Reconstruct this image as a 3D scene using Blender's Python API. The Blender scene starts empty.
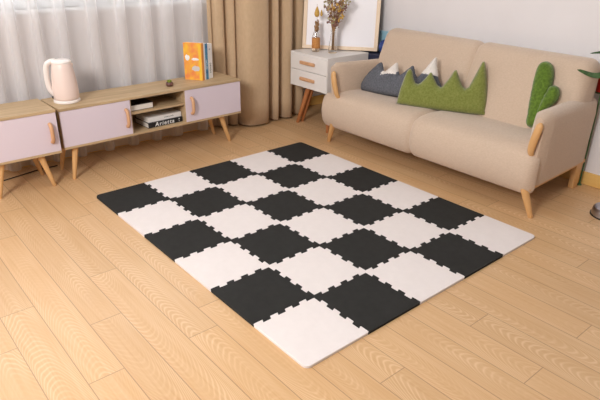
import bpy, bmesh, math, random
from mathutils import Vector, Matrix
from mathutils.geometry import delaunay_2d_cdt
random.seed(7)
PI = math.pi
SC = bpy.context.scene
COL = SC.collection

# ---------------------------------------------------------------- camera
def rot(a, b, c):
    return Matrix.Rotation(a, 3, 'Z') @ Matrix.Rotation(b, 3, 'X') @ Matrix(
        ((math.cos(c), -math.sin(c), 0), (math.sin(c), math.cos(c), 0), (0, 0, 1)))
cd = bpy.data.cameras.new('camera')
cam = bpy.data.objects.new('camera', cd)
COL.objects.link(cam)
cam.matrix_world = Matrix.Translation((-0.99725, -1.11644, 1.32470)) @ rot(-0.708293, 1.138808, 0.016885).to_4x4()
cd.sensor_width = 36
cd.lens = 566.13 / 600 * 36
cd.clip_start = 0.05
SC.camera = cam

# ---------------------------------------------------------------- world and lights
wd = bpy.data.worlds.new('world')
SC.world = wd
wd.use_nodes = True
bg = wd.node_tree.nodes['Background']
bg.inputs['Color'].default_value = (1.0, 0.965, 0.95, 1)
bg.inputs['Strength'].default_value = 0.18

def area(name, loc, target, size, power, color):
    ld = bpy.data.lights.new(name, 'AREA')
    ld.shape = 'SQUARE'
    ld.size = size
    ld.energy = power
    ld.color = color
    o = bpy.data.objects.new(name, ld)
    COL.objects.link(o)
    o.location = loc
    o.rotation_euler = (Vector(target) - Vector(loc)).to_track_quat('-Z', 'Y').to_euler()
    return o
area('unseen_key_light', (-2.5, -0.35, 2.25), (0.5, 1.0, 0.1), 0.9, 100, (1.0, 0.97, 0.95))  # unseen key light, placed to suit the direction of the cast shadows
area('added_overhead_fill', (0.5, 0.4, 3.0), (0.8, 0.9, 0.0), 1.6, 14, (1.0, 0.97, 0.95))  # soft downward fill added overhead, not a fixture of the room
area('added_window_side_fill', (-1.9, 1.5, 2.7), (-0.75, 0.2, 0.0), 1.4, 18, (0.97, 0.98, 1.0))  # added fill that brightens the left floor and gives it a glossy veil
wl = area('window_daylight', (-0.3, 2.95, 1.75), (-0.3, 0.0, 1.75), 4.2, 120, (0.93, 0.97, 1.0))
wl.data.shape = 'RECTANGLE'; wl.data.size_y = 2.1

SC.view_settings.view_transform = 'Standard'
SC.view_settings.look = 'None'
SC.view_settings.gamma = 1
SC.view_settings.use_curve_mapping = False
SC.view_settings.exposure = 0.24

# ---------------------------------------------------------------- materials
def lin(c):
    c /= 255.0
    return c / 12.92 if c <= 0.04045 else ((c + 0.055) / 1.055) ** 2.4
def rgb(r, g, b):
    return (lin(r), lin(g), lin(b), 1)
def base_mat(name, col, rough=0.6, **kw):
    m = bpy.data.materials.new(name)
    m.use_nodes = True
    b = m.node_tree.nodes['Principled BSDF']
    b.inputs['Base Color'].default_value = col
    b.inputs['Roughness'].default_value = rough
    for k, v in kw.items():
        b.inputs[k.replace('_', ' ')].default_value = v
    return m
def noisy(name, c1, c2, scale=(8, 8, 8), rough=0.6, bump=0.0, detail=3, bscale=200, **kw):
    """two-tone noise colour and a fine bump"""
    m = base_mat(name, c1, rough, **kw)
    nt = m.node_tree; N = nt.nodes; L = nt.links
    b = N['Principled BSDF']
    tc = N.new('ShaderNodeTexCoord')
    mp = N.new('ShaderNodeMapping'); mp.inputs['Scale'].default_value = scale
    L.new(tc.outputs['Object'], mp.inputs['Vector'])
    n = N.new('ShaderNodeTexNoise'); n.inputs['Scale'].default_value = 1; n.inputs['Detail'].default_value = detail
    L.new(mp.outputs[0], n.inputs['Vector'])
    r = N.new('ShaderNodeValToRGB')
    r.color_ramp.elements[0].position = 0.32; r.color_ramp.elements[0].color = c1
    r.color_ramp.elements[1].position = 0.68; r.color_ramp.elements[1].color = c2
    L.new(n.outputs['Fac'], r.inputs[0]); L.new(r.outputs[0], b.inputs['Base Color'])
    if bump:
        n2 = N.new('ShaderNodeTexNoise'); n2.inputs['Scale'].default_value = bscale; n2.inputs['Detail'].default_value = 2
        L.new(tc.outputs['Object'], n2.inputs['Vector'])
        bp = N.new('ShaderNodeBump'); bp.inputs['Strength'].default_value = bump; bp.inputs['Distance'].default_value = 0.002
        L.new(n2.outputs['Fac'], bp.inputs['Height']); L.new(bp.outputs[0], b.inputs['Normal'])
    return m
def floor_mat():
    m = base_mat('oak_laminate', (1, 1, 1, 1), 0.38)
    nt = m.node_tree; N = nt.nodes; L = nt.links; b = N['Principled BSDF']
    b.inputs['Specular IOR Level'].default_value = 0.6
    at = N.new('ShaderNodeAttribute'); at.attribute_name = 'plank'
    sep = N.new('ShaderNodeSeparateColor'); L.new(at.outputs['Color'], sep.inputs[0])
    uv = N.new('ShaderNodeUVMap'); uv.uv_map = 'UVMap'
    tc = N.new('ShaderNodeTexCoord')
    off = N.new('ShaderNodeVectorMath'); off.operation = 'MULTIPLY_ADD'
    off.inputs[1].default_value = (30, 30, 30)
    L.new(at.outputs['Color'], off.inputs[0]); L.new(tc.outputs['Object'], off.inputs[2])
    mp = N.new('ShaderNodeMapping'); mp.inputs['Scale'].default_value = (8, 0.9, 3)
    L.new(off.outputs[0], mp.inputs['Vector'])
    n = N.new('ShaderNodeTexNoise'); n.inputs['Scale'].default_value = 1; n.inputs['Detail'].default_value = 2.2
    n.inputs['Distortion'].default_value = 0.25
    L.new(mp.outputs[0], n.inputs['Vector'])
    su = N.new('ShaderNodeSeparateXYZ'); L.new(uv.outputs[0], su.inputs[0])
    def mth(op, a, b=None, c=None):
        q = N.new('ShaderNodeMath'); q.operation = op
        for i_, v_ in enumerate((a, b, c)):
            if v_ is None: continue
            if hasattr(v_, 'node'): L.new(v_, q.inputs[i_])
            else: q.inputs[i_].default_value = v_
        return q.outputs[0]
    cx_ = mth('ADD', su.outputs[0], mth('MULTIPLY', mth('SUBTRACT', sep.outputs[2], .5), .5))
    par = mth('MULTIPLY', mth('MULTIPLY', cx_, cx_), 22.0)
    sgn = mth('SUBTRACT', mth('MULTIPLY', mth('GREATER_THAN', sep.outputs[0], .5), 2.0), 1.0)
    yy = mth('MULTIPLY', mth('MULTIPLY', su.outputs[1], 38.0), sgn)
    ph = mth('MULTIPLY', mth('ADD', mth('ADD', par, yy), mth('MULTIPLY', n.outputs['Fac'], 9.0)), 6.2832)
    sn = N.new('ShaderNodeMath'); sn.operation = 'SINE'; L.new(ph, sn.inputs[0])
    mp3 = N.new('ShaderNodeMapping'); mp3.inputs['Scale'].default_value = (7, 2.2, 3)
    L.new(off.outputs[0], mp3.inputs['Vector'])
    n3 = N.new('ShaderNodeTexNoise'); n3.inputs['Scale'].default_value = 1; n3.inputs['Detail'].default_value = 1
    L.new(mp3.outputs[0], n3.inputs['Vector'])
    mk = N.new('ShaderNodeMapRange'); mk.inputs['From Min'].default_value = .42; mk.inputs['From Max'].default_value = .62
    mk.inputs['To Min'].default_value = .12
    L.new(n3.outputs['Fac'], mk.inputs['Value'])
    # fine streaks
    mp2 = N.new('ShaderNodeMapping'); mp2.inputs['Scale'].default_value = (110, 3.5, 3)
    L.new(off.outputs[0], mp2.inputs['Vector'])
    n2 = N.new('ShaderNodeTexNoise'); n2.inputs['Scale'].default_value = 1; n2.inputs['Detail'].default_value = 2
    L.new(mp2.outputs[0], n2.inputs['Vector'])
    ab = N.new('ShaderNodeMath'); ab.operation = 'MULTIPLY_ADD'; ab.inputs[1].default_value = 0.5; ab.inputs[2].default_value = 0.5
    L.new(sn.outputs[0], ab.inputs[0])
    pw = N.new('ShaderNodeMath'); pw.operation = 'POWER'; pw.inputs[1].default_value = 3.0
    L.new(ab.outputs[0], pw.inputs[0])
    pm = mth('MULTIPLY', pw.outputs[0], mk.outputs[0])
    add = N.new('ShaderNodeMath'); add.operation = 'MULTIPLY_ADD'; add.inputs[1].default_value = 0.42
    sc = N.new('ShaderNodeMath'); sc.operation = 'MULTIPLY'; sc.inputs[1].default_value = 0.55
    L.new(n2.outputs['Fac'], sc.inputs[0])
    L.new(pm, add.inputs[0]); L.new(sc.outputs[0], add.inputs[2])
    ramp = N.new('ShaderNodeValToRGB')
    e = ramp.color_ramp.elements
    e[0].position = 0.12; e[0].color = rgb(200, 156, 108)
    e[1].position = 0.68; e[1].color = rgb(220, 184, 142)
    L.new(add.outputs[0], ramp.inputs[0])
    # plank tint
    hsv = N.new('ShaderNodeHueSaturation')
    mr = N.new('ShaderNodeMapRange'); mr.inputs['To Min'].default_value = 0.955; mr.inputs['To Max'].default_value = 1.035
    L.new(sep.outputs[1], mr.inputs['Value']); L.new(mr.outputs[0], hsv.inputs['Value'])
    L.new(ramp.outputs[0], hsv.inputs['Color'])
    # seams: uv carries distance to the plank sides in metres
    def near(out, dist):
        a = N.new('ShaderNodeMath'); a.operation = 'ABSOLUTE'; L.new(out, a.inputs[0])
        c = N.new('ShaderNodeMath'); c.operation = 'GREATER_THAN'; c.inputs[1].default_value = dist
        L.new(a.outputs[0], c.inputs[0]); return c.outputs[0]
    s1 = near(su.outputs[0], 0.4872); s2 = near(su.outputs[1], 0.4987)
    mx = N.new('ShaderNodeMath'); mx.operation = 'MAXIMUM'; L.new(s1, mx.inputs[0]); L.new(s2, mx.inputs[1])
    ms = N.new('ShaderNodeMath'); ms.operation = 'MULTIPLY'; ms.inputs[1].default_value = 0.55; L.new(mx.outputs[0], ms.inputs[0])
    mix = N.new('ShaderNodeMix'); mix.data_type = 'RGBA'
    L.new(ms.outputs[0], mix.inputs[0]); L.new(hsv.outputs[0], mix.inputs[6]); mix.inputs[7].default_value = rgb(120, 82, 50)
    L.new(mix.outputs[2], b.inputs['Base Color'])
    return m
def sheer_mat():
    m = bpy.data.materials.new('sheer_voile'); m.use_nodes = True
    nt = m.node_tree; N = nt.nodes; L = nt.links
    N.remove(N['Principled BSDF'])
    out = N['Material Output']
    d = N.new('ShaderNodeBsdfDiffuse'); d.inputs[0].default_value = (0.90, 0.88, 0.875, 1)
    t = N.new('ShaderNodeBsdfTranslucent'); t.inputs[0].default_value = (0.85, 0.83, 0.825, 1)
    m1 = N.new('ShaderNodeMixShader'); m1.inputs[0].default_value = 0.45
    L.new(d.outputs[0], m1.inputs[1]); L.new(t.outputs[0], m1.inputs[2])
    tr = N.new('ShaderNodeBsdfTransparent')
    m2 = N.new('ShaderNodeMixShader')
    lw = N.new('ShaderNodeLayerWeight'); lw.inputs[0].default_value = 0.35
    mr = N.new('ShaderNodeMapRange'); mr.inputs['To Min'].default_value = 0.50; mr.inputs['To Max'].default_value = 0.95
    L.new(lw.outputs['Facing'], mr.inputs['Value']); L.new(mr.outputs[0], m2.inputs[0])
    L.new(tr.outputs[0], m2.inputs[1]); L.new(m1.outputs[0], m2.inputs[2])
    L.new(m2.outputs[0], out.inputs[0])
    return m
def glass_mat(name, col, rough=0.02):
    return base_mat(name, col, rough, Transmission_Weight=1.0, IOR=1.45)

M = {}
M['floor'] = floor_mat()
M['wall'] = noisy('painted_wall', rgb(225, 220, 220), rgb(229, 224, 224), (3, 3, 3), 0.9, 0.1, bscale=90)
M['skirt'] = noisy('skirting_wood', rgb(222, 176, 98), rgb(232, 190, 114), (3, 3, 30), 0.5)
M['black_foam'] = noisy('black_foam', rgb(40, 39, 37), rgb(44, 43, 41), (30, 30, 30), 0.85, 0.1, bscale=700, Specular_IOR_Level=0.25)
M['white_foam'] = noisy('white_foam', rgb(226, 216, 212), rgb(229, 219, 215), (30, 30, 30), 0.7, 0.1, bscale=700)
M['sofa'] = noisy('beige_linen', rgb(197, 173, 151), rgb(205, 181, 159), (60, 90, 200), 0.92, 0.35, bscale=700, Sheen_Weight=0.25)
M['sofa_wood'] = noisy('honey_wood', rgb(204, 154, 98), rgb(218, 170, 114), (12, 12, 2), 0.45)
M['leg_wood'] = noisy('leg_wood', rgb(208, 160, 104), rgb(222, 176, 120), (25, 25, 3), 0.45)
M['cab_wood'] = noisy('ash_board', rgb(176, 148, 112), rgb(200, 172, 134), (2.5, 40, 40), 0.55, detail=5)
M['door'] = noisy('white_lacquer', rgb(220, 206, 216), rgb(222, 209, 219), (3, 3, 3), 0.45)
M['handle'] = noisy('handle_wood', rgb(202, 152, 112), rgb(214, 166, 126), (20, 20, 6), 0.5)
M['ns_body'] = noisy('cream_lacquer', rgb(232, 227, 222), rgb(235, 230, 226), (3, 3, 3), 0.45)
M['ns_leg'] = noisy('walnut_leg', rgb(170, 106, 62), rgb(186, 120, 72), (20, 20, 4), 0.5)
M['curtain'] = noisy('tan_curtain', rgb(196, 167, 133), rgb(202, 173, 139), (60, 60, 30), 0.9, 0.3, bscale=400, Sheen_Weight=0.2)
M['sheer'] = sheer_mat()
M['green'] = noisy('green_felt', rgb(110, 118, 46), rgb(133, 137, 68), (90, 90, 90), 0.95, 0.8, bscale=450, Sheen_Weight=0.3)
M['cactus'] = noisy('cactus_plush', rgb(72, 98, 18), rgb(100, 128, 36), (70, 70, 70), 0.95, 1.0, bscale=350, Sheen_Weight=0.3)
M['grey'] = noisy('grey_felt', rgb(82, 84, 90), rgb(106, 107, 114), (110, 110, 110), 0.95, 0.8, bscale=450)
M['snow'] = noisy('white_felt', rgb(222, 212, 204), rgb(232, 224, 216), (90, 90, 90), 0.95, 0.5, bscale=450)
M['kettle'] = base_mat('pink_plastic', rgb(236, 214, 204), 0.35)
M['kettle_w'] = base_mat('white_plastic', rgb(238, 228, 222), 0.3)
M['dark'] = base_mat('dark_plastic', rgb(40, 34, 32), 0.5)
M['frame'] = noisy('pale_frame_wood', rgb(232, 206, 176), rgb(240, 216, 188), (30, 30, 3), 0.5)
M['paper'] = noisy('glazed_paper', rgb(240, 236, 240), rgb(245, 242, 244), (2, 2, 2), 0.4)
M['mount'] = base_mat('mount_card', rgb(228, 222, 226), 0.8)
M['black'] = base_mat('black_board', rgb(30, 28, 30), 0.6)
M['navy'] = noisy('navy_fabric', rgb(28, 32, 56), rgb(36, 42, 70), (40, 40, 40), 0.7)
M['blue'] = noisy('blue_ball', rgb(30, 54, 120), rgb(44, 76, 150), (9, 9, 9), 0.45)
M['aqua'] = base_mat('aqua_board', rgb(160, 202, 218), 0.6)
M['cover_w'] = base_mat('white_cover', rgb(236, 232, 228), 0.45)
M['cover_k'] = base_mat('black_cover', rgb(26, 25, 28), 0.4)
M['pages'] = noisy('page_block', rgb(226, 218, 208), rgb(240, 234, 226), (2, 2, 500), 0.8)
M['orange'] = noisy('orange_cover', rgb(246, 190, 60), rgb(238, 140, 80), (26, 26, 22), 0.4)
M['yellow'] = base_mat('yellow_cover', rgb(244, 196, 60), 0.4)
M['orange_s'] = base_mat('orange_spine', rgb(226, 148, 70), 0.4)
M['teal'] = noisy('blue_spine', rgb(38, 98, 150), rgb(90, 168, 200), (10, 10, 30), 0.4)
M['grey_s'] = base_mat('grey_spine', rgb(208, 200, 196), 0.5)
M['ink'] = base_mat('ink', rgb(30, 28, 30), 0.6)
M['ink_w'] = base_mat('white_ink', rgb(240, 238, 236), 0.6)
M['pot'] = noisy('brown_glaze', rgb(96, 62, 56), rgb(118, 80, 72), (60, 60, 60), 0.35)
M['succ'] = noisy('succulent_green', rgb(112, 128, 40), rgb(150, 164, 60), (60, 60, 60), 0.6)
M['leaf'] = noisy('dark_leaf', rgb(34, 62, 26), rgb(66, 96, 40), (40, 40, 10), 0.45)
M['red'] = base_mat('red_glaze', rgb(176, 34, 26), 0.35)
M['green_metal'] = base_mat('green_metal', rgb(78, 112, 70), 0.5)
M['soil'] = noisy('soil', rgb(50, 36, 26), rgb(70, 52, 38), (80, 80, 80), 0.95)
M['glass'] = glass_mat('clear_glass', (0.98, 0.98, 0.97, 1))
M['winglass'] = glass_mat('window_glass', (1, 1, 1, 1), 0.0)
M['cork'] = noisy('cork_sleeve', rgb(186, 122, 62), rgb(206, 144, 80), (120, 120, 120), 0.8)
M['twig'] = noisy('dried_twig', rgb(150, 112, 76), rgb(178, 140, 100), (60, 60, 60), 0.9)
M['gold'] = noisy('dried_gold', rgb(196, 148, 62), rgb(222, 182, 100), (90, 90, 90), 0.7)
M['plum'] = noisy('dried_plum', rgb(112, 74, 66), rgb(158, 118, 104), (90, 90, 90), 0.9)
M['olive'] = noisy('dried_olive', rgb(160, 148, 108), rgb(200, 188, 154), (90, 90, 90), 0.9)
M['steel'] = base_mat('brushed_steel', rgb(190, 188, 194), 0.28, Metallic=1.0)
M['pvc'] = base_mat('white_window_frame', rgb(236, 238, 240), 0.4)
M['cable'] = base_mat('black_cable', rgb(28, 26, 26), 0.5)

# ---------------------------------------------------------------- helpers
class MB:
    def __init__(s): s.v = []; s.f = []
    def add(s, v, f):
        o = len(s.v); s.v += [tuple(p) for p in v]; s.f += [tuple(i + o for i in q) for q in f]; return s
    def box(s, x0, y0, z0, x1, y1, z1):
        return s.add([(x0,y0,z0),(x1,y0,z0),(x1,y1,z0),(x0,y1,z0),(x0,y0,z1),(x1,y0,z1),(x1,y1,z1),(x0,y1,z1)],
                     [(0,3,2,1),(4,5,6,7),(0,1,5,4),(1,2,6,5),(2,3,7,6),(3,0,4,7)])
    def rings(s, rings, close=True, caps=True):
        n = len(rings[0]); f = []
        v = [p for r in rings for p in r]
        for i in range(len(rings) - 1):
            for j in range(n if close else n - 1):
                k = (j + 1) % n
                f.append((i*n+j, i*n+k, (i+1)*n+k, (i+1)*n+j))
        if caps:
            f.append(tuple(range(n - 1, -1, -1))); f.append(tuple((len(rings)-1)*n + j for j in range(n)))
        return s.add(v, f)
    def tube(s, pts, rads, n=12, flat=1.0, axis=None):
        pts = [Vector(p) for p in pts]
        if not hasattr(rads, '__len__'): rads = [rads] * len(pts)
        rings = []; up = Vector(axis) if axis else None
        for i, p in enumerate(pts):
            d = (pts[min(i+1, len(pts)-1)] - pts[max(i-1, 0)]).normalized()
            if up is None or (abs(d.dot(up)) > 0.95 and not axis):
                up = Vector((1, 0, 0)) if abs(d.x) < 0.9 else Vector((0, 1, 0))
            a = d.cross(up).normalized(); b = d.cross(a).normalized()
            rings.append([p + a * math.cos(2*PI*k/n) * rads[i] + b * math.sin(2*PI*k/n) * rads[i] * flat for k in range(n)])
        return s.rings(rings)
    def lathe(s, prof, n=32, c=(0, 0, 0), sx=1, sy=1):
        rings = [[(c[0] + r*sx*math.cos(2*PI*k/n), c[1] + r*sy*math.sin(2*PI*k/n), c[2] + z) for k in range(n)] for r, z in prof]
        return s.rings(rings)
    def ball(s, c, r, n=10, sz=1):
        prof = [(max(1e-4, math.sin(PI*i/n)) * r, -math.cos(PI*i/n) * r * sz) for i in range(n + 1)]
        return s.lathe(prof, max(6, n), c)
    def prism(s, poly, z0, z1):
        n = len(poly)
        return s.rings([[(x, y, z0) for x, y in poly], [(x, y, z1) for x, y in poly]])
    def build(s, name, mat, parent=None, smooth=False, bevel=0, seg=2, fix=True):
        me = bpy.data.meshes.new(name)
        me.from_pydata(s.v, [], s.f)
        if fix:
            bm = bmesh.new(); bm.from_mesh(me); bmesh.ops.recalc_face_normals(bm, faces=bm.faces); bm.to_mesh(me); bm.free()
        if isinstance(mat, (list, tuple)):
            for q in mat: me.materials.append(q)
        else: me.materials.append(mat)
        if smooth:
            for p in me.polygons: p.use_smooth = True
        o = bpy.data.objects.new(name, me); COL.objects.link(o)
        if parent: o.parent = parent
        if bevel:
            b = o.modifiers.new('bevel', 'BEVEL'); b.width = bevel; b.segments = seg; b.limit_method = 'ANGLE'; b.angle_limit = 0.6
        if smooth and not bevel:
            e = o.modifiers.new('edges', 'EDGE_SPLIT'); e.split_angle = 0.9
        return o
def empty(name, loc, label, cat, group=None, rz=0):
    o = bpy.data.objects.new(name, None); COL.objects.link(o)
    o.empty_display_size = 0.05; o.location = loc; o.rotation_euler = (0, 0, rz)
    return tag(o, label, cat, group)
def tag(o, label, cat, group=None, kind=None):
    o['label'] = label; o['category'] = cat
    if group: o['group'] = group
    if kind: o['kind'] = kind
    return o
def struct(o):
    o['kind'] = 'structure'; return o
def text(name, s, size, mat, parent, mw, ext=0.0003, shear=0.0, bold=0.0, gap=1.0):
    cu = bpy.data.curves.new(name, 'FONT'); cu.body = s; cu.size = size; cu.extrude = ext; cu.shear = shear; cu.offset = bold; cu.space_character = gap
    cu.align_x = 'CENTER'; cu.align_y = 'CENTER'
    t = bpy.data.objects.new(name, cu); COL.objects.link(t)
    bpy.context.view_layer.update()
    me = bpy.data.meshes.new_from_object(t)
    bpy.data.objects.remove(t)
    me.materials.clear(); me.materials.append(mat)
    o = bpy.data.objects.new(name, me); COL.objects.link(o); o.parent = parent; o.matrix_local = mw
    return o
def cr(pts, n=8):
    """Catmull-Rom through pts"""
    P = [Vector(p) for p in pts]; P = [2*P[0]-P[1]] + P + [2*P[-1]-P[-2]]; out = []
    for i in range(1, len(P) - 2):
        for k in range(n):
            t = k / n
            out.append(0.5*((2*P[i]) + (P[i+1]-P[i-1])*t + (2*P[i-1]-5*P[i]+4*P[i+1]-P[i+2])*t*t + (3*P[i]-P[i-1]-3*P[i+1]+P[i+2])*t**3))
    out.append(P[-2]); return out

WX, WY = 2.385, 2.525      # sofa wall and window wall
SILL = 0.95
# ---------------------------------------------------------------- floor: planks along Y
def make_floor():
    me = bpy.data.meshes.new('floor'); V = []; F = []; UV = []; CO = []
    W = 0.1232; Lp = 1.21
    joints = {0: .953, 1: .398, 2: .698, 4: .399, 5: 1.748, 10: -.502, 11: -.208, 13: -.50, 3: 1.02, 6: .10, 7: -.20, 8: -.52, 9: .10, 12: -.82, 14: .1}
    rr = random.Random(3)
    for k in range(-16, 27):
        x0 = -.714 + W*k; x1 = min(x0 + W, WX + .02)
        if x0 >= WX: break
        j = joints.get(k, rr.uniform(0, Lp))
        y = j - math.ceil((j + 3.0) / Lp) * Lp
        while y < WY:
            ya, yb = max(y, -3.0), min(y + Lp, WY + .02)
            if yb > ya:
                i = len(V); V += [(x0,ya,0),(x1,ya,0),(x1,yb,0),(x0,yb,0)]; F.append((i,i+1,i+2,i+3))
                va, vb = (ya-y)/Lp-.5, (yb-y)/Lp-.5
                UV += [(-.5,va),(-.5+(x1-x0)/W,va),(-.5+(x1-x0)/W,vb),(-.5,vb)]
                c = (rr.random(), rr.random(), rr.random(), 1); CO += [c]*4
            y += Lp
    n = len(V)
    V2 = [(-2.7,-3.0,-.02),(WX+.02,-3.0,-.02),(WX+.02,WY+.02,-.02),(-2.7,WY+.02,-.02)]
    V += V2; F.append((n+3,n+2,n+1,n)); UV += [(0,0)]*4; CO += [(.5,.5,.5,1)]*4
    me.from_pydata(V, [], F)
    me.uv_layers.new(name='UVMap'); me.color_attributes.new('plank', 'FLOAT_COLOR', 'CORNER')
    uv = me.uv_layers['UVMap']; ca = me.color_attributes['plank']
    for i, l in enumerate(me.loops):
        uv.data[i].uv = UV[l.vertex_index]; ca.data[i].color = CO[l.vertex_index]
    me.materials.append(M['floor'])
    o = bpy.data.objects.new('floor', me); COL.objects.link(o); struct(o)
make_floor()

# ---------------------------------------------------------------- walls, window
WINX0, WINX1, WINZ1 = -2.0, 1.55, 2.25
w = MB()
w.box(-2.7, WY, -.02, WX + .15, WY + .14, SILL - .02)
w.box(-2.7, WY, SILL - .02, WINX0, WY + .14, WINZ1); w.box(WINX1, WY, SILL - .02, WX + .15, WY + .14, WINZ1)
w.box(-2.7, WY, WINZ1, WX + .15, WY + .14, 2.6)
struct(w.build('wall_window', M['wall']))
struct(MB().box(WX, -3.0, -.02, WX + .15, WY, 2.6).build('wall_sofa', M['wall']))
struct(MB().box(WX - .014, -3.0, 0, WX, WY - .014, .078).build('baseboard_sofa', M['skirt'], bevel=.003))
struct(MB().box(-2.7, WY - .014, 0, WX - .014, WY, .078).build('baseboard_window', M['skirt'], bevel=.003))
wf = MB()
wf.box(WINX0, WY+.06, SILL-.02, WINX1, WY+.11, SILL+.03); wf.box(WINX0, WY+.06, WINZ1-.05, WINX1, WY+.11, WINZ1)
for x in (WINX0, -.82, .36, WINX1 - .05): wf.box(x, WY+.06, SILL+.03, x+.05, WY+.11, WINZ1-.05)
win = wf.build('window_1', M['pvc']); struct(win)
MB().box(WINX0+.02, WY+.083, SILL, WINX1-.02, WY+.087, WINZ1-.02).build('pane', M['winglass'], win)
MB().box(WINX0, WY-.012, SILL-.045, WINX1, WY+.06, SILL-.02).build('window_sill', M['pvc'], win, bevel=.004)

# ---------------------------------------------------------------- curtains
def curtain(name, prof, z0, z1, mat, nz=14, jit=0.0, seed=1, th=0):
    rr = random.Random(seed); ph = rr.uniform(0, 6)
    pts = cr([(a, b, 0) for a, b in prof], 10)
    mb = MB(); rows = []
    for k in range(nz + 1):
        t = k / nz; z = z0 + (z1 - z0) * t
        rows.append([(p.x + jit*math.sin(p.x*9 + ph + t*2.2)*t, p.y + jit*.25*math.sin(p.x*23 + t*4)*t, z) for p in pts])
    mb.rings(rows, close=False, caps=False)
    o = mb.build(name, mat, smooth=False, fix=False)
    for p in o.data.polygons: p.use_smooth = True
    if th:
        s = o.modifiers.new('cloth', 'SOLIDIFY'); s.thickness = th; s.offset = 0
    return o
rr = random.Random(11)
prof = []; x = -2.1
while x < 1.17:
    w1 = rr.uniform(.035, .06); w2 = rr.uniform(.05, .12)
    prof += [(x, 2.490), (x + w1*.35, 2.450), (x + w1, 2.438), (x + w1*1.5, 2.455), (x + w1*1.7, 2.492)]
    x += w1*1.7 + w2
prof = [q for q in prof if q[0] < 1.17] + [(1.198, 2.49)]
tag(curtain('sheer_curtain', prof, .012, 2.3, M['sheer'], jit=.012, seed=4), 'white translucent sheer curtain hanging in folds behind the television stands', 'curtain')
cp = [(1.205,2.50),(1.218,2.47),(1.232,2.488),(1.25,2.435),(1.295,2.425),(1.318,2.485),(1.338,2.43),(1.375,2.41),(1.392,2.455),
      (1.412,2.36),(1.45,2.315),(1.54,2.30),(1.605,2.315),(1.635,2.40),(1.66,2.43),(1.675,2.35),(1.705,2.32),(1.73,2.40),(1.76,2.42),
      (1.775,2.34),(1.83,2.315),(1.87,2.36),(1.895,2.44),(1.92,2.37),(1.97,2.34),(2.01,2.39),(2.03,2.48)]
tag(curtain('blackout_curtain', cp, .015, 2.3, M['curtain'], jit=.012, seed=2, th=.004), 'heavy tan curtain gathered in floor-length pleats beside the corner', 'curtain')

# ---------------------------------------------------------------- foam mat
NX, NY, T = 5, 6, 0.3
A_, D_, E_ = 0.0078, 0.0034, 0.006
def interface(border_start, border_end):
    """(t, offset) points of the toothed line between two tiles, t from 0 to T"""
    n = 8; w_ = (T - 2*E_) / n
    p = [(0, 0), (.0012, A_*.55), (.0035, A_*.88), (.008, A_)] if border_start else [(A_*.9, A_*.9)]
    sgn = 1; t = E_
    for i in range(n - 1):
        e = t + w_
        p.append((e + D_*sgn, A_*sgn)); p.append((e - D_*sgn, -A_*sgn))
        t = e; sgn = -sgn
    p += [(T - .004, -A_), (T, 0)] if border_end else [(T - A_*.9, -A_*.9)]
    return p
def edge_pts(i, j, side):
    # tiles counted from x=0 (i) and y=0 (j, upward)
    if side in 'SN':
        y = T*(j + (side == 'N')); x0 = T*i
        if (side == 'S' and j == 0) or (side == 'N' and j == NY-1): return [(x0, y), (x0+T, y)]
        p = interface(i == 0, i == NX-1); return [(x0+t, y+o) for t, o in p]
    x = T*(i + (side == 'E')); y0 = T*j
    if (side == 'W' and i == 0) or (side == 'E' and i == NX-1): return [(x, y0), (x, y0+T)]
    p = interface(j == 0, j == NY-1); return [(x+o, y0+t) for t, o in p]
def tile_poly(i, j):
    q = edge_pts(i, j, 'S') + edge_pts(i, j, 'E') + edge_pts(i, j, 'N')[::-1] + edge_pts(i, j, 'W')[::-1]
    p = [a for k, a in enumerate(q) if math.dist(a, q[k-1]) > 1e-6]
    R = .024
    for cx, cy, ti, tj in ((0,0,0,0),(NX*T,0,NX-1,0),(NX*T,NY*T,NX-1,NY-1),(0,NY*T,0,NY-1)):
        if (i, j) == (ti, tj):
            q = []
            for a in p:
                if abs(a[0]-cx) < 1e-6 and abs(a[1]-cy) < 1e-6:
                    mx, my = cx + (R if cx == 0 else -R), cy + (R if cy == 0 else -R)
                    k0 = len(q)
                    arc = []
                    for s_ in range(7):
                        th = s_/6*PI/2
                        arc.append((mx + (-1 if cx == 0 else 1)*R*math.cos(th), my + (-1 if cy == 0 else 1)*R*math.sin(th)))
                    prev = q[-1] if q else p[-1]
                    if math.dist(prev, arc[0]) > math.dist(prev, arc[-1]): arc = arc[::-1]
                    q += arc
                else: q.append(a)
            p = q
    return p
ORD = ['first', 'second', 'third', 'fourth', 'fifth', 'last']
for j in range(NY):
    for i in range(NX):
        jb = NY - 1 - j                       # rows counted from the television stand
        blackt = (i + jb) % 2 == 0
        c = (T*(i+.5), T*(j+.5))
        poly = [(a - c[0], b - c[1]) for a, b in tile_poly(i, j)]
        o = MB().prism(poly, 0.0003, .012).build('foam_mat_tile', M['black_foam'] if blackt else M['white_foam'], bevel=.0012, seg=1)
        o.location = (c[0], c[1], 0)
        colr = 'black' if blackt else 'white'
        row = ['mat row nearest the curtains', 'second mat row from the curtains', 'third mat row from the curtains',
               'third mat row from the camera', 'second mat row from the camera', 'mat row nearest the camera'][jb]
        pos = ['at the left end', 'second from the left', 'in the middle', 'second from the right', 'at the right end'][i]
        tag(o, '%s foam tile %s, %s' % (colr, pos, row), 'mat tile', 'interlocking foam tiles of the floor mat')

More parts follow.
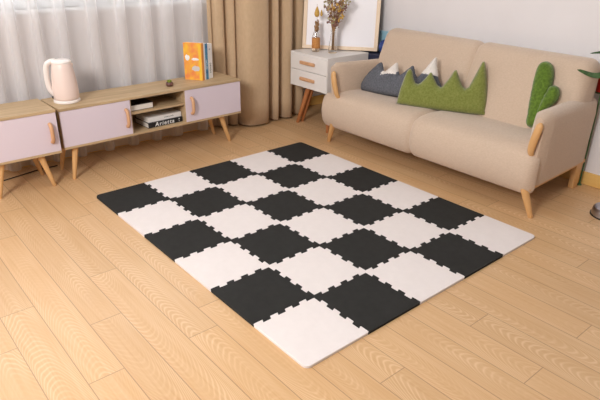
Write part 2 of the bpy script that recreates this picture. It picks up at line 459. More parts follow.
# ---------------------------------------------------------------- television stands
def leg(parent, top, bot, r0, r1, mat, name='leg'):
    v = Vector(bot) - Vector(top)
    return MB().tube([top, Vector(top) + v*.5, Vector(bot) + Vector((0,0,.003)), bot], [r0, (r0+r1)/2, r1, r1*.85], 16).build(name, mat, parent, smooth=True)
def door(parent, x0, x1, z0, z1, hx):
    d = MB().box(x0, -.004, z0, x1, .012, z1).build('door', M['door'], parent, bevel=.0015)
    zc = (z0+z1)/2
    p = [(hx, -.004, zc+.052), (hx, -.016, zc+.048), (hx, -.026, zc+.03), (hx, -.028, zc), (hx, -.026, zc-.03), (hx, -.016, zc-.048), (hx, -.004, zc-.052)]
    MB().tube(cr(p, 4), .0105, 10, axis=(1, 0, 0)).build('door_handle', M['handle'], d, smooth=True)
    return d
Z0, Z1 = .197, .440
def tvstand(loc, rz, W, D, label, doors, cub, Z1=Z1):
    r = empty('television_stand', loc, label, 'tv stand', None, rz)
    MB().box(0, -.006, Z1-.016, W, D, Z1).build('top_board', M['cab_wood'], r, bevel=.0015)
    MB().box(0, -.004, Z0, W, D, Z0+.014).build('bottom_board', M['cab_wood'], r, bevel=.0015)
    MB().box(0, .0125, Z0+.014, .014, D, Z1-.016).build('side_panel', M['cab_wood'], r)
    MB().box(W-.014, .0125, Z0+.014, W, D, Z1-.016).build('side_panel', M['cab_wood'], r)
    MB().box(.014, D-.008, Z0+.014, W-.014, D-.002, Z1-.016).build('back_panel', M['cab_wood'], r)
    for x0, x1, hx in doors: door(r, x0, x1, Z0+.0145, Z1-.0175, hx)
    if cub:
        a, b = cub
        for x in (a-.014, b): MB().box(x, .0, Z0+.014, x+.014, D-.008, Z1-.016).build('divider', M['cab_wood'], r)
        MB().box(a, .004, .328, b, D-.008, .341).build('shelf', M['cab_wood'], r)
    for sx in (0, 1):
        x = .075 if sx == 0 else W - .145
        xb = x - .037 if sx == 0 else x + .06
        if W < .6: x = .10 if sx == 0 else W-.11; xb = x + (-.045 if sx == 0 else .046)
        leg(r, (x, .04, Z0), (xb, .028, 0), .019, .0105, M['leg_wood'])
        leg(r, (x, D-.06, Z0), (xb, D-.05, 0), .019, .0105, M['leg_wood'])
    return r
RZ = math.radians(1.2)
SX, SY = -.030, 2.106
tvstand((SX, SY, 0), RZ, 1.248, .278, 'long low ash-wood television stand with two white doors and open middle shelves', [(.002, .426, .395), (.808, 1.246, .852)], (.432, .804))
tvstand((-.470, 2.074, 0), RZ*.3, .415, .29, 'short ash-wood stand with one white door at the left edge, beside the long stand', [(.002, .413, .372)], None, Z1=.451)
def onstand(x, y, z):
    return Matrix.Translation((SX, SY, 0)) @ Matrix.Rotation(RZ, 4, 'Z') @ Vector((x, y, z))

# ---------------------------------------------------------------- nightstand
NX0, NX1, NY0, NY1, NZ0, NZ1 = 1.78, 2.195, 1.848, 2.262, .303, .557
r = empty('nightstand', ((NX0+NX1)/2, (NY0+NY1)/2, 0), 'cream two-drawer nightstand on splayed brown legs between curtain and sofa', 'nightstand')
hx, hy = (NX1-NX0)/2, (NY1-NY0)/2
b = MB(); t_ = .014
b.box(-hx, -hy, NZ0, hx, hy, NZ0+t_).box(-hx, -hy, NZ1-t_, hx, hy, NZ1).box(-hx+.002, -hy, NZ0+t_, hx, -hy+t_, NZ1-t_).box(-hx+.002, hy-t_, NZ0+t_, hx, hy, NZ1-t_).box(hx-.01, -hy+t_, NZ0+t_, hx, hy-t_, NZ1-t_)
b.build('cabinet_body', M['ns_body'], r)
zm = (NZ0+NZ1)/2
for z0, z1 in ((NZ0+.002, zm-.002), (zm+.002, NZ1-t_-.001)):
    d = MB().box(-hx-.004, -hy+.004, z0, -hx+.012, hy-.004, z1).build('drawer', M['ns_body'], r, bevel=.0015)
    zc = (z0+z1)/2 + .004
    MB().box(-hx-.022, -.078, zc-.012, -hx-.004, .082, zc+.012).build('drawer_handle', M['handle'], d, bevel=.006, seg=3)
cxn, cyn = (NX0+NX1)/2, (NY0+NY1)/2
for tp, bt_ in (((1.835, 2.105), (1.812, 2.208)), ((1.872, 2.108), (1.862, 2.212)), ((1.835, 1.872), (1.815, 1.862)), ((2.12, 1.975), (2.14, 1.880))):
    leg(r, (tp[0]-cxn, tp[1]-cyn, NZ0), (bt_[0]-cxn, bt_[1]-cyn, 0), .020, .013, M['ns_leg'])

# ---------------------------------------------------------------- sofa
CY = .925
sofa = empty('sofa', (1.98, CY, 0), 'beige linen two-seat sofa with honey-wood arm trims and legs', 'sofa')
def spt(x, y, z): return (x - 1.98, y - CY, z)
def loft_y(prof, ys, ext_fn, name, clamp=None):
    """prof: closed (x,z) ring; ext_fn(y) gives the inward offset of the ring"""
    pr_ = [Vector((p[0], p[1], 0)) for p in prof]
    n = len(pr_); cx = sum(p.x for p in pr_)/n; cz = sum(p.y for p in pr_)/n
    # smooth closed catmull
    sm = []
    for i in range(n):
        p0, p1, p2, p3 = pr_[i-1], pr_[i], pr_[(i+1) % n], pr_[(i+2) % n]
        for k in range(4):
            t = k/4
            sm.append(0.5*((2*p1) + (p2-p0)*t + (2*p0-5*p1+4*p2-p3)*t*t + (3*p1-p0-3*p2+p3)*t**3))
    m = len(sm); nor = []
    for i in range(m):
        d = sm[(i+1) % m] - sm[i-1]; nn = Vector((d.y, -d.x, 0)).normalized()
        if nn.dot(Vector((cx, cz, 0)) - sm[i]) < 0: nn = -nn
        nor.append(nn)
    rings = []
    for y in ys:
        e = ext_fn(y); ring = []
        for p, nn in zip(sm, nor):
            q = p + nn*e; yy = y
            if clamp and q.x > clamp[0]: yy = min(max(y, clamp[1]), clamp[2])
            ring.append(spt(q.x, yy, q.y))
        rings.append(ring)
    o = MB().rings(rings).build(name, M['sofa'], sofa, smooth=True)
    return o
def ext(y, y0, y1, r_, mid, g, gw):
    d = min(y - y0, y1 - y); e = 0
    if d < r_: e = r_ - math.sqrt(max(0, r_*r_ - (r_-d)**2))
    m_ = abs(y - mid)
    if m_ < gw: e += g*(1 - math.sqrt(max(0, 1 - (1 - m_/gw)**2))) if False else g*(1 - m_/gw)**2
    return e
def ylist(y0, y1, mid, r_):
    ys = [y0 + r_*(1-math.cos(k/8*PI/2)) for k in range(9)]
    ys += [y0 + r_ + (mid-.06-y0-r_)*k/6 for k in range(1, 7)]
    ys += [mid + d for d in (-.045, -.032, -.02, -.012, -.006, -.003, 0, .003, .006, .012, .02, .032, .045, .06)]
    ys += [mid + .06 + (y1-r_-mid-.06)*k/6 for k in range(1, 6)]
    ys += [y1 - r_*(1-math.cos(k/8*PI/2)) for k in range(8, -1, -1)]
    return ys
sp = [(1.75,.112),(1.70,.112),(1.662,.135),(1.642,.18),(1.634,.235),(1.640,.285),(1.660,.332),(1.70,.360),(1.76,.372),(1.84,.372),(2.0,.364),(2.12,.358),(2.16,.30),(2.16,.18),(2.05,.13),(1.9,.125)]
ys = ylist(.148, 1.772, .962, .055)
loft_y(sp, ys, lambda y: ext(y, .148, 1.772, .055, .962, .020, .04), 'seat', clamp=(1.70, .215, 1.66))
bp = [(2.005,.33),(2.045,.48),(2.095,.61),(2.13,.695),(2.155,.737),(2.19,.758),(2.24,.760),(2.275,.738),(2.290,.69),(2.282,.5),(2.27,.3),(2.25,.165),(2.15,.155),(2.03,.20)]
ys = ylist(.180, 1.668, .905, .06)
loft_y(bp, ys, lambda y: ext(y, .180, 1.668, .06, .905, .018, .045), 'backrest')
def arm(s):
    rings = []
    nx = 14
    for k in range(nx + 1):
        u = k/nx; x = 1.664 + (2.335-1.664)*u
        ho = .792 - .046*u; wt = .092 + .015*u
        f = 1.0; dz = 0
        d = x - 1.664
        rnd = .03
        ins = 0
        if d < rnd: ins = rnd - math.sqrt(max(0, rnd*rnd - (rnd-d)**2))
        ins2 = 0
        if 2.335 - x < .02: ins2 = .012
        i_ = ins*.8 + ins2
        zt = .568 - .022*u - i_ ; zb = .165
        ring = []
        r_ = .04
        yo, yi = ho - i_, ho - wt + i_ + (.0 if s < 0 else .028)
        pts = [(yo - .022*(1-u), zb), (yo - .009*(1-u), zb + .12), (yo + .004, zt - .09), (yo, zt - r_)]
        for q in range(1, 7):
            th = q/7*PI
            pts.append(((yo+yi)/2 + (yo-yi)/2*math.cos(th), zt - r_ + r_*math.sin(th)**.8))
        pts += [(yi, zt - r_), (yi - .01, zt - .12), (yi - .012, zb + .05), (yi - .01, zb)]
        for a, z in pts:
            sx = x + (0.03*(1-(z-zb)/(zt-zb)) if k < 2 else 0)
            ring.append((sx - 1.98, s*a, z))
        rings.append(ring)
    o = MB().rings(rings).build('armrest', M['sofa'], sofa, smooth=True)
    # curved wooden trim on the front of the arm, running down to the leg
    of = .764 if s < 0 else .728
    tr = [(1.654, of-.004, .520), (1.650, of-.006, .492), (1.649, of-.015, .45), (1.654, of-.026, .40), (1.664, of-.032, .36), (1.690, of-.036, .32), (1.70, of-.038, .24), (1.70, of-.035, .17)]
    pts = [(x - 1.98, s*y, z) for x, y, z in cr(tr, 4)]
    n = len(pts)
    rad = [.006] + [.0165 + .004*math.sin(PI*min(1, i/(n*.6))) for i in range(1, n)]
    rad[1] = .013
    MB().tube(pts, rad, 12, flat=.75, axis=(1, 0, 0)).build('arm_trim', M['sofa_wood'], sofa, smooth=True)
    # side rail under the arm
    q = MB()
    a0, a1 = .766, .744
    q.add([(1.67-1.98, s*a0, .150), (1.67-1.98, s*(a0-.03), .150), (2.33-1.98, s*(a1-.03), .150), (2.33-1.98, s*a1, .150),
           (1.67-1.98, s*a0, .172), (1.67-1.98, s*(a0-.03), .172), (2.33-1.98, s*(a1-.03), .172), (2.33-1.98, s*a1, .172)],
          [(0,3,2,1),(4,5,6,7),(0,1,5,4),(1,2,6,5),(2,3,7,6),(3,0,4,7)])
    q.build('side_rail', M['sofa_wood'], sofa, bevel=.003)
    leg(sofa, (1.672-1.98, s*.728, .165), (1.690-1.98, s*.787, 0), .023, .0135, M['sofa_wood'])
    MB().add([(2.245-1.98, s*.742, 0),(2.245-1.98, s*.712, 0),(2.305-1.98, s*.712, 0),(2.305-1.98, s*.742, 0),
              (2.238-1.98, s*.742, .152),(2.238-1.98, s*.707, .152),(2.315-1.98, s*.707, .152),(2.315-1.98, s*.742, .152)],
             [(0,3,2,1),(4,5,6,7),(0,1,5,4),(1,2,6,5),(2,3,7,6),(3,0,4,7)]).build('leg', M['sofa_wood'], sofa, bevel=.004)
arm(-1); arm(1)

# ---------------------------------------------------------------- cushions: outline inflated to a plush body
def plush(name, outline, T_, edge, mat, x0, z0, k, mats=None, region=None, parent=None, label=None, cat=None, step=.011, smooth=4, round_=False, yaw=0.0, y0=0.0):
    """outline (a = world y, b = distance up the leaning plane)"""
    n0 = len(outline); P = [Vector((a, b_)) for a, b_ in outline]
    bnd = []
    for i in range(n0):
        a, c = P[i], P[(i+1) % n0]
        if round_:
            p0, p3 = P[i-1], P[(i+2) % n0]
            m_ = max(1, int((c-a).length/step))
            for q in range(m_):
                t = q/m_
                bnd.append(0.5*((2*a) + (c-p0)*t + (2*p0-5*a+4*c-p3)*t*t + (3*a-p0-3*c+p3)*t**3))
        else:
            m_ = max(1, int((c-a).length/step))
            for q in range(m_): bnd.append(a + (c-a)*(q/m_))
    def inside(p):
        r_ = False; n = len(bnd)
        for i in range(n):
            a, c = bnd[i], bnd[i-1]
            if (a.y > p.y) != (c.y > p.y) and p.x < (c.x-a.x)*(p.y-a.y)/(c.y-a.y)+a.x: r_ = not r_
        return r_
    def dist(p):
        best = 9
        n = len(bnd)
        for i in range(n):
            a, c = bnd[i-1], bnd[i]; d = c-a; l = d.length_squared
            t = max(0, min(1, (p-a).dot(d)/l)) if l else 0
            best = min(best, (a+d*t-p).length)
        return best
    xs = [p.x for p in bnd]; yy = [p.y for p in bnd]
    pts = list(bnd); x = min(xs); rr = random.Random(5)
    while x < max(xs):
        y = min(yy)
        while y < max(yy):
            p = Vector((x + rr.uniform(-.002, .002), y + rr.uniform(-.002, .002)))
            if inside(p) and dist(p) > step*.45: pts.append(p)
            y += step
        x += step
    nb = len(bnd)
    vo, ed, fa, *_ = delaunay_2d_cdt(pts, [(i, (i+1) % nb) for i in range(nb)], [], 1, 1e-5)
    hs = []
    for p in vo:
        d = dist(p)
        u = min(1, d/edge); hs.append(0 if d < 1e-4 else T_*math.sqrt(1-(1-u)**2))
    nrm = Vector((-1, yaw, k)).normalized(); up = Vector((k, 0, 1)).normalized()
    base = Vector((x0, 0, z0))
    V = []; F = []; idx2 = {}
    for i, p in enumerate(vo): V.append(base + Vector((yaw*(p.x-y0), p.x, 0)) + up*p.y + nrm*hs[i])
    for i, p in enumerate(vo):
        if hs[i] == 0: idx2[i] = i
        else: idx2[i] = len(V); V.append(base + Vector((yaw*(p.x-y0), p.x, 0)) + up*p.y - nrm*hs[i])
    mi = []
    for f in fa:
        c = sum((vo[i] for i in f), Vector((0, 0)))/len(f)
        m_ = region(c) if region else 0
        F.append(tuple(f)); mi.append(m_); F.append(tuple(idx2[i] for i in reversed(f))); mi.append(m_)
    ox = sum(v.x for v in V)/len(V); oy = sum(v.y for v in V)/len(V); oz = min(v.z for v in V)
    def mk(nm, sel, mat_, par, loc):
        used = sorted({i for q in sel for i in F[q]}); mp = {g: n for n, g in enumerate(used)}
        me = bpy.data.meshes.new(nm); me.from_pydata([(V[i].x-ox, V[i].y-oy, V[i].z-oz) for i in used], [], [[mp[i] for i in F[q]] for q in sel])
        bm = bmesh.new(); bm.from_mesh(me); bmesh.ops.recalc_face_normals(bm, faces=bm.faces); bm.to_mesh(me); bm.free()
        me.materials.append(mat_)
        for p in me.polygons: p.use_smooth = True
        o = bpy.data.objects.new(nm, me); COL.objects.link(o); o.parent = par
        if not par: o.location = loc
        return o
    if region:
        root = empty(name, (ox, oy, oz), label, cat)
        mk('mountain_body', [q for q in range(len(F)) if mi[q] == 0], mats[0], root, None)
        for g in range(1, max(mi)+1):
            mk('snow_cap', [q for q in range(len(F)) if mi[q] == g], mats[1], root, None)['label'] = 'white snow cap'
        return root
    o = mk(name, list(range(len(F))), mat, None, (ox, oy, oz))
    return tag(o, label, cat)
green = [(1.196,0.003),(1.195,0.104),(1.187,0.178),(1.177,0.223),(1.165,0.234),(1.152,0.22),(1.135,0.178),(1.117,0.148),(1.101,0.144),(1.087,0.154),(1.066,0.189),(1.051,0.221),(1.041,0.222),(1.018,0.185),(0.993,0.151),(0.973,0.139),(0.96,0.152),(0.94,0.197),(0.923,0.248),(0.911,0.252),(0.9,0.232),(0.88,0.195),(0.855,0.158),(0.835,0.148),(0.823,0.162),(0.808,0.231),(0.79,0.315),(0.779,0.318),(0.765,0.286),(0.743,0.223),(0.721,0.141),(0.705,0.064),(0.693,-0.0),(0.805,-0.002),(0.933,-0.005),(1.068,-0.001)]
plush('mountain_cushion', green, .036, .05, M['green'], 1.783, .368, .25, yaw=-.485, y0=1.196, round_=False,
      label='green felt cushion with four pointed peaks in the middle of the sofa', cat='cushion')
grey = [(1.601,0.001),(1.611,0.041),(1.596,0.086),(1.565,0.136),(1.527,0.18),(1.502,0.208),(1.486,0.211),(1.471,0.188),(1.459,0.163),(1.445,0.155),(1.425,0.171),(1.394,0.203),(1.374,0.225),(1.363,0.223),(1.348,0.187),(1.327,0.15),(1.31,0.16),(1.28,0.191),(1.246,0.225),(1.235,0.22),(1.216,0.181),(1.189,0.156),(1.175,0.172),(1.141,0.232),(1.103,0.297),(1.091,0.299),(1.072,0.242),(1.04,0.171),(1.001,0.127),(0.977,0.024),(1.142,0.011),(1.304,0.006),(1.457,-0.001)]
def snow(c):
    if c.y > .150 - .25*max(0, c.x-1.375) + .35*max(0, 1.375-c.x)*.0 and 1.345 < c.x < 1.455: return 1
    if c.y > .188 and c.x < 1.165: return 2
    return 0
plush('mountain_cushion', grey, .034, .05, None, 1.879, .368, .26, mats=[M['grey'], M['snow']], region=snow, step=.0075, yaw=-.113, y0=1.602,
      label='dark grey felt cushion with white-tipped peaks by the left armrest', cat='cushion')
cactus = empty('cactus_cushion', (2.0, .37, .37), 'bright green plush cushion shaped like a cactus behind the right armrest', 'cushion')
for nm, ol, th, xx in (('cactus_body', [(0.408,0.011),(0.43,0.087),(0.444,0.165),(0.454,0.243),(0.46,0.313),(0.452,0.357),(0.426,0.376),(0.394,0.369),(0.37,0.342),(0.355,0.301),(0.345,0.23),(0.338,0.159),(0.332,0.092),(0.326,0.025)], .044, 2.0), ('cactus_branch', [(0.369,0.099),(0.366,0.156),(0.357,0.214),(0.347,0.25),(0.323,0.264),(0.295,0.252),(0.281,0.219),(0.287,0.179),(0.313,0.14),(0.335,0.101)], .034, 1.978)):
    o = plush(nm, ol, th, th, M['cactus'], xx, .368, .30, step=.008, round_=True, label='x', cat='x')
    del o['label']; del o['category']
    o.parent = cactus; o.location = o.location - cactus.location

# ---------------------------------------------------------------- picture frame leaning in the corner on the nightstand
FW, FH, FD = .575, .80, .022
tilt = math.radians(9.5)
ang = math.atan2(1.825-2.263, 2.26-1.897)
fr = bpy.data.objects.new('picture_frame', None); COL.objects.link(fr); fr.empty_display_size = .05
tag(fr, 'large pale-wood picture frame with blank white sheet leaning on the nightstand', 'picture frame')
fr.matrix_world = Matrix.Translation(((1.897+2.26)/2, (2.263+1.825)/2, NZ1+.0042)) @ Matrix.Rotation(ang, 4, 'Z') @ Matrix.Rotation(-tilt, 4, 'X')
b_ = .028; h = FW/2
MB().box(-h, 0, .002, h, FD, b_).box(-h, 0, FH-b_, h, FD, FH).box(-h, 0, b_, -h+b_, FD, FH-b_).box(h-b_, 0, b_, h, FD, FH-b_).build('frame_moulding', M['frame'], fr, bevel=.002)
MB().box(-h+b_, .008, b_, h-b_, .011, FH-b_).build('paper_sheet', M['paper'], fr)
MB().box(-h+.003, FD, .006, h-.003, FD+.006, FH-.003).build('backing_board', M['black'], fr)

# ---------------------------------------------------------------- bottles and dried flowers
bx, by = 1.906, 2.120
bt = empty('glass_bottle', (bx, by, NZ1), 'slim glass bottle with cork-brown sleeve at the left of the nightstand', 'bottle')
MB().lathe([(.0285,0),(.0300,.004),(.0300,.100),(.027,.115),(.0155,.145),(.0135,.180),(.0155,.183),(.0135,.183),(.0115,.180),(.0135,.146),(.025,.114),(.028,.099),(.028,.006),(.001,.005)], 28).build('bottle_glass', M['glass'], bt, smooth=True)
MB().lathe([(.0303,.026),(.0312,.027),(.0312,.099),(.0303,.100)], 28).build('cork_sleeve', M['cork'], bt, smooth=True)
st = MB(); rr = random.Random(2)
fl = MB()
for k in range(14):
    a = rr.uniform(0, 6.3); q = rr.uniform(.003, .016)
    top = (math.cos(a)*q*1.2, math.sin(a)*q*1.2, rr.uniform(.18, .235))
    st.tube([(math.cos(a)*.003, math.sin(a)*.003, .012), (math.cos(a)*.004, math.sin(a)*.004, .12), top], .0009, 5)
    for s_ in range(3): fl.ball((top[0]+rr.uniform(-.006,.006), top[1]+rr.uniform(-.006,.006), top[2]-rr.uniform(0,.05)), rr.uniform(.004,.0075), 6, 1.8)
d1 = empty('dried_flower_stem', (bx, by, NZ1+.005), 'dried golden twigs with a pale gold seed pod in the slim sleeved bottle', 'dried flowers')
st.tube([(0, 0, .012), (.001, .0, .15), (.004, -.002, .25), (.002, .0, .335)], .0011, 6)
st.build('stem', M['twig'], d1, smooth=True); fl.build('bud_cluster', M['twig'], d1, smooth=True)
MB().lathe([(.0004,.320),(.004,.315),(.010,.300),(.0185,.275),(.0195,.262),(.014,.248),(.003,.243)], 12, (.003, 0, 0)).build('seed_pod', M['gold'], d1, smooth=True)
MB().lathe([(.0004,.295),(.004,.288),(.009,.272),(.010,.262),(.006,.252),(.002,.249)], 10, (.024, -.026, 0)).build('seed_pod', M['gold'], d1, smooth=True)
vx, vy = 1.970, 2.003
vs = empty('glass_vase', (vx, vy, NZ1), 'clear flared glass vase right of the sleeved bottle on the nightstand', 'vase')
MB().lathe([(.032,0),(.0345,.004),(.034,.014),(.028,.05),(.021,.10),(.0165,.14),(.0195,.165),(.0175,.165),(.0145,.14),(.019,.10),(.026,.05),(.0315,.017),(.001,.012)], 32).build('vase_glass', M['glass'], vs, smooth=True)
d2 = empty('dried_bouquet', (vx, vy, NZ1+.012), 'dried plum and olive flower bouquet standing in the clear vase', 'dried flowers')
st = MB(); fp = MB(); fo = MB(); fg = MB(); rr = random.Random(9)
Rt = Vector((.76, -.65, 0))      # sideways as seen from the room
Bk = Vector((.65, .76, 0))
for k in range(90):
    sd = rr.uniform(-.085, .105); bk = rr.uniform(-.035, .02); zt = rr.uniform(.19, .40)
    w_ = (zt-.12)/.24
    p = Rt*sd*w_ + Bk*bk*w_ + Vector((0, 0, zt))
    st.tube([Rt*sd*.1 + Vector((0, 0, .008)), Rt*sd*.08 + Vector((0, 0, .14)), p*.6 + Vector((0, 0, .4*zt*.9)), p], [.0012, .0012, .0009, .0006], 5)
    g = (fp, fo, fg)[k % 3 if k % 7 else 0]
    for s_ in range(5):
        q = p + Vector((rr.uniform(-.012, .012), rr.uniform(-.012, .012), rr.uniform(-.022, .012)))
        g.ball(q, rr.uniform(.003, .0075), 6, rr.uniform(.8, 1.5))
for k in range(14):
    p = Rt*rr.uniform(-.012, .02) + Bk*rr.uniform(-.01, .005) + Vector((0, 0, rr.uniform(.15, .23)))
    fp.ball(p, rr.uniform(.004, .008), 6, 1.3)
st.build('stems', M['twig'], d2, smooth=True); fp.build('plum_flowers', M['plum'], d2, smooth=True)
fo.build('olive_flowers', M['olive'], d2, smooth=True); fg.build('golden_flowers', M['gold'], d2, smooth=True)

# ---------------------------------------------------------------- things between nightstand, wall and sofa
tag(MB().box(-.07, -.115, 0, .07, .115, .548).build('storage_box', M['navy'], bevel=.006), 'dark navy storage box standing behind the nightstand under the frame\'s corner', 'box').location = (2.275, 1.865, 0)
bb = MB().ball((0, 0, 0), .052, 20).build('toy_ball', M['blue'], smooth=True)
bb.location = (2.303, 1.780, .6005); tag(bb, 'blue ball resting on the navy box behind the frame', 'ball')
ab = MB().box(-.006, -.10, 0, .006, .10, .70).build('aqua_board', M['aqua'], bevel=.002); ab.location = (2.366, 1.80, 0)
tag(ab, 'pale aqua board leaning upright against the wall behind the blue ball', 'board')

# ---------------------------------------------------------------- books
def book(parent_loc, rz, L, Wd, H, cover, label, group, flat=True, pages=None, spine=None):
    """flat book: spine along -y side; L along x, Wd along y, H thick"""
    r_ = empty('book', parent_loc, label, 'book', group, rz)
    c = .0018
    MB().box(0, 0, 0, L, Wd, c).box(0, 0, H-c, L, Wd, H).box(0, (0 if spine else Wd-c), c, L, (c if spine else Wd), H-c).build('cover', cover, r_)
    MB().box(.003, (c if spine else .003), c, L-.003, (Wd-.003 if spine else Wd-c), H-c).build('page_block', pages or M['pages'], r_)
    return r_
G1 = 'books lying in the open shelves'
zl = Z0 + .0145
p = onstand(.548, .028, zl)
bk = book(p, RZ+.035, .252, .175, .033, M['cover_k'], 'black book with large white spine lettering lying on the bottom shelf', G1, spine=True)
mw = Matrix.Translation((.118, -.0002, .0165)) @ Matrix.Rotation(PI/2, 4, 'X')
text('spine_lettering', 'Arietta', .038, M['ink_w'], bk, mw, gap=1.28, shear=.15, bold=.0006)
text('spine_mark', 'AB', .011, M['ink_w'], bk, Matrix.Translation((.226, -.0002, .022)) @ Matrix.Rotation(PI/2, 4, 'X'))
text('spine_mark', '8', .010, M['ink_w'], bk, Matrix.Translation((.226, -.0002, .010)) @ Matrix.Rotation(PI/2, 4, 'X'))
p = onstand(.556, .040, zl+.0333)
bk = book(p, RZ+.03, .242, .165, .031, M['cover_w'], 'white book lying on top of the black book, bottom shelf', G1, spine=True)
text('spine_lettering', 'HOME LIVING', .011, M['ink'], bk, Matrix.Translation((.15, -.0002, .0155)) @ Matrix.Rotation(PI/2, 4, 'X'))
p = onstand(.436, .030, .3415)
bk = book(p, RZ+.02, .162, .17, .036, M['cover_k'], 'black-covered book with pale pages facing out on the middle shelf', G1)
# upright books
bo = onstand(0, 0, Z1)
dirs = Vector((.100, .025, 0)).normalized(); rzb = math.atan2(dirs.y, dirs.x) + .10
G2 = 'books standing on the television stand'
def upright(off, th, dep, H, cover, spine, label, band=None):
    base = Vector((.982, 2.230, Z1+.0004)) + Vector((math.cos(rzb), math.sin(rzb), 0))*off
    r_ = empty('book', base, label, 'book', G2, rzb + .30 * 0)
    c = .0015
    sh = .28                                    # the stack is skewed a little: covers run back and to the left
    def Q(x, y, z): return (x - y*sh, y, z)
    def slab(x0, x1, y0, y1, z0, z1):
        return ([Q(x0,y0,z0),Q(x1,y0,z0),Q(x1,y1,z0),Q(x0,y1,z0),Q(x0,y0,z1),Q(x1,y0,z1),Q(x1,y1,z1),Q(x0,y1,z1)],
                [(0,3,2,1),(4,5,6,7),(0,1,5,4),(1,2,6,5),(2,3,7,6),(3,0,4,7)])
    m_ = MB(); m_.add(*slab(0, c, 0, dep, 0, H)); m_.add(*slab(th-c, th, 0, dep, 0, H)); m_.build('cover', cover, r_)
    MB().add(*slab(0, th, -c, 0, 0, H)).build('spine', spine, r_)
    MB().add(*slab(c, th-c, 0, dep-.003, .003, H-.003)).build('page_block', M['pages'], r_)
    return r_, Q
b1, Q = upright(0, .021, .125, .246, M['orange'], M['orange_s'], 'orange and yellow book, leftmost of the books standing on the long stand')
# pale title blobs and a yellow band on the orange cover
def cover_patch(pts, mat, nm):
    V = [Q(-.0006, y, z) for y, z in pts]; V2 = [Q(-.0001, y, z) for y, z in pts]
    n = len(V)
    MB().add(V + V2, [tuple(range(n)), tuple(range(2*n-1, n-1, -1))] + [(i, (i+1) % n, n+(i+1) % n, n+i) for i in range(n)]).build(nm, mat, b1)
def blob(cy, cz, ry, rz_, seed):
    rr = random.Random(seed)
    return [(cy + math.cos(a/14*2*PI)*ry*rr.uniform(.75, 1.1), cz + math.sin(a/14*2*PI)*rz_*rr.uniform(.75, 1.1)) for a in range(14)]
cover_patch(blob(.100, .148, .018, .022, 1), M['ink_w'], 'cover_title')
cover_patch(blob(.045, .140, .026, .010, 2), M['ink_w'], 'cover_title')
cover_patch(blob(.045, .078, .030, .020, 3), M['grey_s'], 'cover_picture')
cover_patch([(.004, .004), (.020, .004), (.020, .232), (.004, .232)], M['yellow'], 'cover_band')
b2, _ = upright(.0220, .014, .125, .246, M['grey_s'], M['cover_w'], 'thin white book between the orange book and the blue-spined book')
b3, _ = upright(.0370, .026, .122, .240, M['cover_w'], M['teal'], 'book with a blue spine standing next to the last white book')
b4, Q4 = upright(.0640, .046, .118, .232, M['cover_w'], M['cover_w'], 'thick white book with black spine lettering, rightmost of the standing books')
for i, (s_, z, sz) in enumerate((('DESIGN', .072, .020), ('N', .196, .016))):
    text('spine_lettering', s_, sz, M['ink'], b4, Matrix.Translation((.023, -.0017, z)) @ Matrix.Rotation(PI/2, 4, 'X') @ Matrix.Rotation(-PI/2 if i == 0 else 0, 4, 'Z'))
text('spine_lettering', 'NATURE', .017, M['ink_w'], b3, Matrix.Translation((.011, -.0017, .10)) @ Matrix.Rotation(PI/2, 4, 'X') @ Matrix.Rotation(-PI/2, 4, 'Z'))

# ---------------------------------------------------------------- kettle
kx, ky = .071, 2.240
kt = empty('electric_kettle', (kx, ky, Z1), 'pale pink electric kettle with white lid and handle on the long stand', 'kettle')
MB().lathe([(.066,0),(.073,.002),(.074,.010),(.072,.016),(.067,.018)], 40).build('power_base', M['kettle_w'], kt, smooth=True)
MB().lathe([(.064,.0185),(.069,.022),(.0710,.030),(.0715,.06),(.069,.11),(.0640,.16),(.0575,.20),(.0530,.222),(.050,.226)], 40).build('kettle_body', M['kettle'], kt, smooth=True)
MB().lathe([(.052,.222),(.054,.226),(.054,.233),(.045,.241),(.02,.246),(.001,.247)], 40).build('lid', M['kettle_w'], kt, smooth=True)
hd = (-.80, .60)
hd = Vector((-.93, .37, 0))
hp = [hd*.030+Vector((0,0,.236)), hd*.060+Vector((0,0,.232)), hd*.082+Vector((0,0,.212)), hd*.088+Vector((0,0,.17)), hd*.089+Vector((0,0,.12)), hd*.082+Vector((0,0,.075)), hd*.062+Vector((0,0,.045))]
MB().tube(cr(hp, 5), [.0150]*31, 14, flat=.8).build('handle', M['kettle_w'], kt, smooth=True)
sd = -hd
MB().tube([sd*.040+Vector((0,0,.195)), sd*.050+Vector((0,0,.212)), sd*.055+Vector((0,0,.221))], [.014, .011, .007], 10).build('spout', M['kettle'], kt, smooth=True)
MB().tube([hd*.070+Vector((0,-.01,.032)), hd*.082+Vector((0,-.012,.030))], [.008, .006], 8).build('switch', M['dark'], kt, smooth=True)

# ---------------------------------------------------------------- little pot plant
pp = empty('potted_succulent', (.727, 2.222, Z1), 'tiny brown pot with a green succulent on the long stand', 'plant')
MB().lathe([(.014,0),(.020,.003),(.0245,.012),(.024,.020),(.019,.027),(.016,.027),(.016,.022),(.001,.022)], 24).build('pot', M['pot'], pp, smooth=True)
lf = MB(); rr = random.Random(4)
for k in range(16):
    a = k*2.4; q = .004 + .009*(k/16)
    lf.tube([(math.cos(a)*.003, math.sin(a)*.003, .022), (math.cos(a)*q, math.sin(a)*q, .032), (math.cos(a)*q*1.4, math.sin(a)*q*1.4, .044 - .005*(k/16))], [.003, .0038, .001], 6)
lf.build('succulent_leaves', M['succ'], pp, smooth=True)

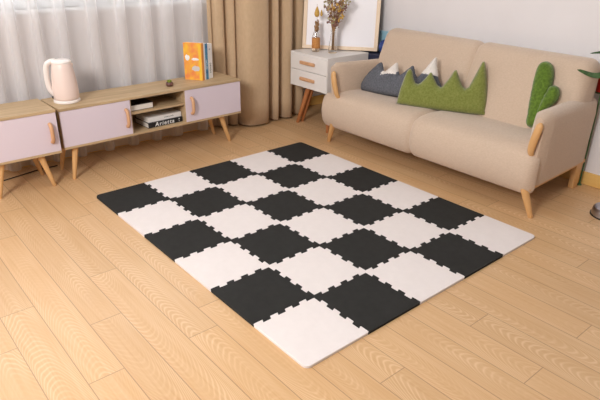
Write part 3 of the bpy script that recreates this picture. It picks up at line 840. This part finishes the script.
# ---------------------------------------------------------------- plant at the right edge, beside the sofa
PX, PY = 2.3415, .188
ps = empty('plant_stand', (PX, PY, 0), 'thin green metal pole stand between the sofa\'s right end and the wall', 'plant stand')
MB().lathe([(.014,0),(.014,.003),(.006,.006),(.0045,.02),(.0045,.555),(.034,.562),(.036,.566),(.001,.568)], 20).build('stand_pole', M['green_metal'], ps, smooth=True)
pl = empty('potted_plant', (PX, PY, .5685), 'dark-leaved plant in a red pot at the right edge behind the armrest', 'plant')
MB().lathe([(.028,0),(.031,.002),(.040,.10),(.043,.102),(.043,.112),(.037,.112),(.036,.095),(.001,.095)], 28).build('pot', M['red'], pl, smooth=True)
MB().lathe([(.0355,.090),(.035,.098),(.001,.101)], 20).build('soil', M['soil'], pl, smooth=True)
def blade(path, w_, name='leaf'):
    O_ = Vector((PX, PY, .5685))
    pts = cr([Vector((0, 0, .095))] + [Vector(q) - O_ for q in path], 8); mb = MB(); rows = []
    n = len(pts)
    for i, p_ in enumerate(pts):
        t = i/(n-1); d = (pts[min(i+1, n-1)]-pts[max(i-1, 0)]).normalized(); a = d.cross(Vector((-.7, -.3, .65))).normalized()
        ww = w_*(math.sin(PI*min(1, t*.80+.15))**.7)*(1 if t < .98 else .15); u = a.cross(d).normalized()
        if u.z < 0: u = -u
        rows.append([p_ - a*ww + u*.2*ww, p_ - u*.001, p_ + a*ww + u*.2*ww, p_ + u*.001])
    mb.rings(rows); return mb.build(name, M['leaf'], pl, smooth=True)
for path, w_ in ((((2.24, .05, .770), (2.10, .123, .703), (2.10, .243, .714)), .019), (((2.28, .09, .80), (2.14, .12, .820), (2.10, .195, .806)), .011),
                 (((2.28, .0, .78), (2.25, -.16, .80)), .014), (((2.20, .05, .78), (2.05, -.03, .74)), .013), (((2.33, .05, .82), (2.32, -.03, .92)), .013),
                 (((2.28, .10, .82), (2.22, .06, .93)), .013), (((2.34, -.05, .78), (2.34, -.20, .70)), .014)):
    blade(path, w_)

# ---------------------------------------------------------------- bowl at the right edge
bw = empty('pet_bowl', (2.045, -.118, 0), 'shiny steel bowl on the floor cut by the right edge', 'bowl')
MB().lathe([(.085,0),(.092,.002),(.088,.030),(.084,.042),(.080,.045),(.078,.042),(.074,.025),(.060,.010),(.001,.008)], 40).build('bowl_body', M['steel'], bw, smooth=True)
MB().lathe([(.083,.0),(.095,.0),(.095,.006),(.089,.007)], 40).build('rubber_ring', M['dark'], bw, smooth=True)

# ---------------------------------------------------------------- cable on the floor behind the short stand
cb = MB().tube(cr([(-.62, 2.33, .004), (-.40, 2.34, .004), (-.25, 2.37, .004), (-.12, 2.40, .004), (.0, 2.405, .004)], 6), .0035, 8).build('power_cable', M['cable'], smooth=True)
tag(cb, 'black power cable lying on the floor under the short stand', 'cable')
